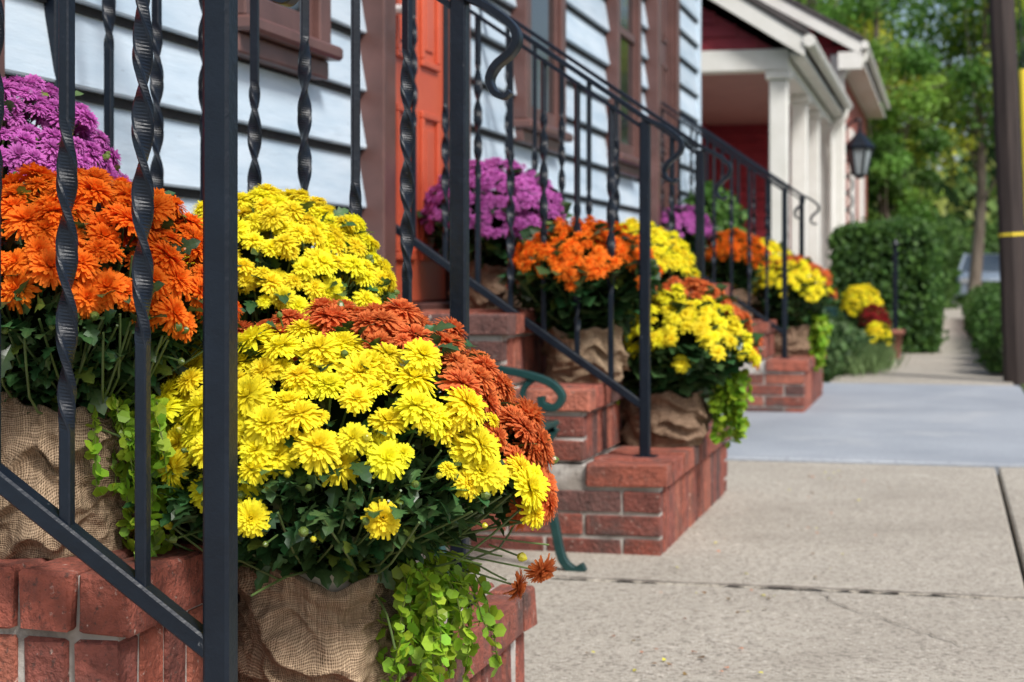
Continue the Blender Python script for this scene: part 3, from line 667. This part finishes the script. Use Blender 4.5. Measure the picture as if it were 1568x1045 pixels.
leafy("shrub",[('e',(-.80,12.3,.15),(.22,.5,.24)),('e',(-.95,11.5,.2),(.25,.35,.32)),('e',(-.74,13.1,.1),(.2,.4,.2))],.05,[(.09,.17,.05),(.13,.21,.08),(.06,.13,.04)],1400)
leafy("shrub",[('e',(-1.30,9.45,.95),(.12,.25,.24)),('e',(-1.25,9.8,.95),(.12,.2,.24))],.05,[(.06,.16,.025),(.10,.22,.04)],1500)
leafy("shrub",[('e',(-1.2,7.6,.2),(.25,.5,.3))],.05,GR,1200)
mb=MB(); n=1300; a=rng.uniform(0,6.28,n); P=np.stack([-.60+rng.normal(0,.09,n),12.6+rng.normal(0,.30,n),np.zeros(n)],1)
dv=np.stack([np.cos(a)*.5,np.sin(a)*.5,np.ones(n)],1); yv=np.cross(dv,rng.normal(size=(n,3))); yv/=np.linalg.norm(yv,axis=1)[:,None]; nv=np.cross(dv,yv)
Mx=np.stack([dv*rng.uniform(.10,.22,n)[:,None],yv*.012,nv*.02],2); mb.inst(LQ,Mx,P,np.array([(.20,.30,.11)])*rng.uniform(.6,1.4,(n,1))); build(mb,"ornamental_grass",[M_tree])

# ------------------------------------------------------------ trees
def tree(x,y,h,cr,trunk_r,cols,nclump,seed,leaf=.10,per=420,zlow=.28,lean=0,cz=.62,rz=None):
    r_=np.random.default_rng(seed); e=empty("tree",(x,y,-.13)); t=MB()
    path=smooth_path([(x,y,-.13),(x+.1+lean*.2,y,h*.25),(x-.05+lean*.5,y,h*.5),(x+lean,y,h*.9)],14); sweep(t,path,trunk_r,trunk_r,round_=True,scale=np.linspace(1.15,.25,14),side=(.2,1,0))
    rz=rz or h*.40; C0=np.array([x+lean*.6,y,h*cz]); cl=[]
    for k in range(nclump):
        d=r_.normal(size=3); d/=np.linalg.norm(d); p=C0+d*np.array([cr,cr,rz])*r_.uniform(.3,1.0)
        if p[2]<h*zlow: p[2]=h*zlow+r_.uniform(0,.6)
        cl.append(p)
        if k<22:
            b0=path[int(r_.integers(4,11))]; mid=(b0+p)/2+np.array([0,0,-.15]); sweep(t,smooth_path([b0,mid,p],7),trunk_r*.28,trunk_r*.28,round_=True,scale=np.linspace(1,.2,7),side=(.2,.9,.3))
    build(t,"trunk_limbs",[M_bark],e,smooth=True)
    f=MB()
    for p in cl:
        n=per; s=cr*.26*r_.uniform(.7,1.3); d=r_.normal(size=(n,3)); d/=np.linalg.norm(d,axis=1)[:,None]; P=p+d*s*np.array([1,1,.7])*(r_.uniform(0.2,1.1,(n,1)))
        base=np.array(cols[int(r_.integers(0,len(cols)))])*r_.uniform(.6,1.25)
        C=base*r_.uniform(.6,1.4,(n,1)); nn=d*.5+r_.normal(0,.7,(n,3))+UP*.3
        f.inst(LQ,frames(nn)*(leaf*r_.uniform(.6,1.3,n))[:,None,None],P,C)
    build(f,"crown",[M_tree],e)
DG=[(.10,.23,.035),(.13,.28,.045),(.19,.34,.05)]; YG=[(.50,.52,.05),(.36,.46,.05),(.24,.38,.05)]
tree(-3.2,34,9,3.0,.2,DG,60,1)
tree(.62,44,10.5,4.2,.15,DG+YG,56,2,lean=.5,leaf=.14,per=330,zlow=.34)
tree(-1.2,31,6.6,1.7,.12,DG+YG,38,3,leaf=.085,zlow=.28)
tree(4.5,50,12,4.0,.25,YG+DG,56,4,leaf=.14,per=330)
tree(-4.5,48,13,4.5,.3,DG+YG[1:],60,5,leaf=.15,per=330)
tree(-1.0,29,3.0,1.0,.08,DG,26,6,leaf=.08,zlow=.24)
tree(2.4,36,8.5,1.9,.13,YG+[(.60,.50,.05)]+DG[:2],36,7,zlow=.42,leaf=.10)
leafy("distant_trees",[('e',(xx,95+rng.uniform(-8,8),rng.uniform(2,4)),(7,6,rng.uniform(3.5,6.5))) for xx in range(-60,80,8)],.55,[(.10,.19,.05),(.16,.26,.06),(.26,.30,.06)],3.2)
leafy("background_shrubs",[('e',(-3+1.1*i,38+rng.uniform(-2,2),.6),(1.0,1,rng.uniform(.8,1.6))) for i in range(3)]+[('e',(6+2*i,72,1),(1.6,1.5,1.8)) for i in range(-3,4)],.16,[(.09,.19,.04),(.13,.24,.05)],160)

# ------------------------------------------------------------ utility pole, guy guard, wires
mb=MB(); sweep(mb,[(.45,11.6,-.1),(.405,11.6,1.1),(.345,11.6,2.5),(.25,11.6,4.6),(.12,11.6,8)],.082,.082,round_=True,scale=[1.12,1.02,1,.95,.8])
sweep(mb,[(.412,11.6,.95),(.411,11.6,.970)],.088,.088,m=1,round_=True)
cbox(mb,-.3,.55,11.5,11.58,7.2,7.32)
build(mb,"utility_pole",[M_pole,M_yel],smooth=False)
mb=MB(); sweep(mb,[(.505,11.3,1.02),(.487,11.3,1.5),(.468,11.3,2.0)],.026,.026,round_=True); sweep(mb,[(.468,11.3,1.99),(.33,11.45,4.6),(.15,11.55,7.3)],.005,.005,round_=True,m=1); sweep(mb,[(.545,11.3,-.1),(.52,11.3,.6),(.505,11.3,1.03)],.006,.006,round_=True,m=1)
build(mb,"guy_wire_guard",[M_yel,M_iron])
mb=MB()
for k in range(3):
    pts=[(-.1+.25*k,11.5,7.3),( -.6+.2*k,26,5.4+.3*k),(-2,42,6.8+.5*k)]
    sweep(mb,smooth_path(pts,24),.012,.012,round_=True)
build(mb,"overhead_wires",[M_iron])
mb=MB(); sweep(mb,[(-.43,15.0,0),(-.43,15.0,.5),(-.43,15.0,.93)],.022,.022); sweep(mb,[(-.43,15,.93),(-.43,15,.96),(-.43,15,1.0)],.03,.03,round_=True,scale=[.6,1,.2]); cbox(mb,-.48,-.38,14.95,15.05,-.01,.02)
build(mb,"iron_post",[M_iron])
mb=MB(); n=20; prof=[(.07,0),(.095,.2),(.11,.2),(.11,.24),(.09,.24),(.08,.2)]; mb.add([(-.45+math.cos(2*math.pi*j/n)*a,14.55+math.sin(2*math.pi*j/n)*a,b_+.0) for a,b_ in prof for j in range(n)],[(i*n+j,i*n+(j+1)%n,(i+1)*n+(j+1)%n,(i+1)*n+j) for i in range(5) for j in range(n)],c=(.3,.12,.08)); build(mb,"terracotta_planter",[M_brick],smooth=True)

# ------------------------------------------------------------ green cast-iron bench between stoops
BN=empty("garden_bench",(-1.1,3.5,0)); mb=MB()
for y in (3.08,3.95):
    sweep(mb,smooth_path([(-.83,y,.01),(-.855,y,.0),(-.885,y,.03),(-.905,y,.12),(-.93,y,.2),(-.93,y,.28),(-.90,y,.335)],26),.010,.013)
    sweep(mb,smooth_path([(-1.42,y,.005),(-1.38,y,.1),(-1.32,y,.22),(-1.30,y,.33),(-1.36,y,.52),(-1.41,y,.66)],20),.010,.013)
    sweep(mb,smooth_path([(-.90,y,.335),(-1.1,y,.315),(-1.30,y,.33)],12),.010,.013)
    sweep(mb,smooth_path([(-1.35,y,.50),(-1.2,y,.49),(-1.05,y,.475),(-.93,y,.45),(-.885,y,.415),(-.90,y,.385),(-.93,y,.39),(-.935,y,.41)],30),.009,.014)
    sweep(mb,smooth_path([(-.93,y,.28),(-.97,y,.34),(-.98,y,.42),(-.95,y,.455)],12),.007,.009)
    t=np.linspace(0,2*math.pi,24); sweep(mb,np.stack([-1.15+.07*np.cos(t),np.full(24,y),.22+.07*np.sin(t)],1),.006,.008); sweep(mb,smooth_path([(-.93,y,.2),(-1.1,y,.14),(-1.36,y,.15)],12),.007,.009)
for k in range(6): x=-.90-.078*k; cbox(mb,x-.062,x,3.04,3.99,.338,.352,ch=.003)
for k in range(4): z=.40+.07*k; x=-1.315-.025*k; cbox(mb,x-.012,x,3.04,3.99,z,z+.052,ch=.003)
build(mb,"bench_frame_slats",[M_green],BN,fix=True)
mb=MB(); 
for k in range(5): cbox(mb,-1.12,-1.09,12.3+.085*k,12.37+.085*k,.30,.86)
cbox(mb,-1.12,-.78,12.28,12.72,.27,.30); 
for (x,y) in ((-.80,12.3),(-.80,12.68),(-1.1,12.3),(-1.1,12.68)): cbox(mb,x-.02,x+.02,y-.02,y+.02,-.02,.27)
for y in (12.27,12.70): cbox(mb,-1.12,-.78,y-.02,y+.02,.44,.46); cbox(mb,-.81,-.78,y-.015,y+.015,.30,.44)
build(mb,"garden_chair",[M_green],fix=True)

mb=MB(); n=90; P=np.stack([rng.uniform(-.69,-.35,n)+np.abs(rng.normal(0,.1,n)),rng.uniform(2.9,6.2,n),np.full(n,.004)],1)
C=np.array([YEL,RUST,(.25,.14,.06),(.30,.20,.08)])[rng.integers(0,4,n)]*rng.uniform(.5,1,(n,1)); mb.inst(LQ,frames(np.array([[0,0,1.]])+rng.normal(0,.15,(n,3)))*rng.uniform(.006,.014,(n,1,1)),P,C); build(mb,"fallen_petals",[M_leaf])

# ------------------------------------------------------------ car
cx0,cy0,cz0=1.15,50,-.127
CA=empty("parked_car",(cx0,cy0,-.13))
mb=MB()
secs=[(0,.30,.62,.80),(.06,.22,.72,.86),(.9,.20,.88,.88),(1.35,.20,.93,.88),(3.4,.20,.95,.88),(4.2,.22,.92,.86),(4.4,.32,.75,.80)]
V=[]
for (yy,za,zb_,ww) in secs:
    for (sx,zz) in ((-1,za),(-1.0,(za+zb_)/2),(-.93,zb_),(.93,zb_),(1.0,(za+zb_)/2),(1,za)): V.append((cx0+sx*ww,cy0+yy,cz0+zz))
q=[(i*6+j,i*6+(j+1)%6,(i+1)*6+(j+1)%6,(i+1)*6+j) for i in range(len(secs)-1) for j in range(6)]
q+=[(0,1,4,5),(1,2,3,4)]; b_=(len(secs)-1)*6; q+=[(b_,b_+1,b_+4,b_+5),(b_+1,b_+2,b_+3,b_+4)]; mb.add(V,q)
build(mb,"body",[M_car],CA,fix=True)
mb=MB(); V=[(cx0+s*.80,cy0+1.15,cz0+.92) for s in (-1,1)]+[(cx0+s*.62,cy0+1.95,cz0+1.40) for s in (-1,1)]+[(cx0+s*.62,cy0+3.2,cz0+1.40) for s in (-1,1)]+[(cx0+s*.80,cy0+4.0,cz0+.93) for s in (-1,1)]
mb.add(V,[(0,1,3,2),(4,5,7,6),(0,2,4,6),(1,3,5,7)]); build(mb,"windows",[M_cglass],CA)
mb=MB(); cbox(mb,cx0-.63,cx0+.63,cy0+1.93,cy0+3.22,cz0+1.395,cz0+1.43,ch=.015)
for s in (-1,1): sweep(mb,[(cx0+s*.81,cy0+1.13,cz0+.92),(cx0+s*.635,cy0+1.94,cz0+1.41)],.04,.04); cbox(mb,cx0+s*.92-.08,cx0+s*.92+.08,cy0+1.4,cy0+1.55,cz0+.92,cz0+1.04)
build(mb,"roof_pillars_mirrors",[M_car],CA)
mb=MB()
for s in (-1,1): cbox(mb,cx0+s*.62-.19,cx0+s*.62+.19,cy0-.05,cy0+.1,cz0+.56,cz0+.72,ch=.02)
cbox(mb,cx0-.4,cx0+.4,cy0-.03,cy0+.03,cz0+.34,cz0+.42); build(mb,"headlights_grille_bar",[M_chrome],CA)
mb=MB(); cbox(mb,cx0-.40,cx0+.40,cy0-.015,cy0+.03,cz0+.43,cz0+.64)
for s in (-1,1):
    for yy in (.8,3.6): sweep(mb,[(cx0+s*.78-.1,cy0+yy,cz0+.32),(cx0+s*.78+.1,cy0+yy,cz0+.32)],.32,.32,round_=True)
build(mb,"tyres_grille",[M_tyre],CA)

# ------------------------------------------------------------ light, world, camera
w=bpy.data.worlds.new("World"); sc.world=w; w.use_nodes=True; nt=w.node_tree; bg=nt.nodes["Background"]
sky=nt.nodes.new("ShaderNodeTexSky"); sky.sky_type='NISHITA'; sky.sun_disc=False
EL=math.radians(48); sd=Vector((.74,-.67,0)).normalized(); AZ=math.atan2(sd.x,sd.y)
sky.sun_elevation=EL; sky.sun_rotation=AZ; sky.dust_density=3.0; sky.air_density=1.0
nt.links.new(sky.outputs[0],bg.inputs[0]); bg.inputs[1].default_value=.15
sl=bpy.data.lights.new("sun",'SUN'); sl.energy=4.1; sl.angle=math.radians(12); sl.color=(1,.98,.94); so=bpy.data.objects.new("sun",sl); sc.collection.objects.link(so)
dv=Vector((sd.x*math.cos(EL),sd.y*math.cos(EL),math.sin(EL))); so.rotation_euler=dv.to_track_quat('Z','Y').to_euler(); so.location=dv*20
cam=bpy.data.cameras.new("camera"); co=bpy.data.objects.new("camera",cam); sc.collection.objects.link(co); sc.camera=co
cam.sensor_width=36; cam.lens=60; cam.shift_y=-102/1568; cam.clip_start=.05; cam.clip_end=1500
co.location=(0,0,.70); co.rotation_euler=(math.radians(90),0,TH)
cam.dof.use_dof=True; cam.dof.focus_distance=2.0; cam.dof.aperture_fstop=8.5
sc.view_settings.view_transform='Standard'; sc.view_settings.look='None'; sc.view_settings.exposure=0
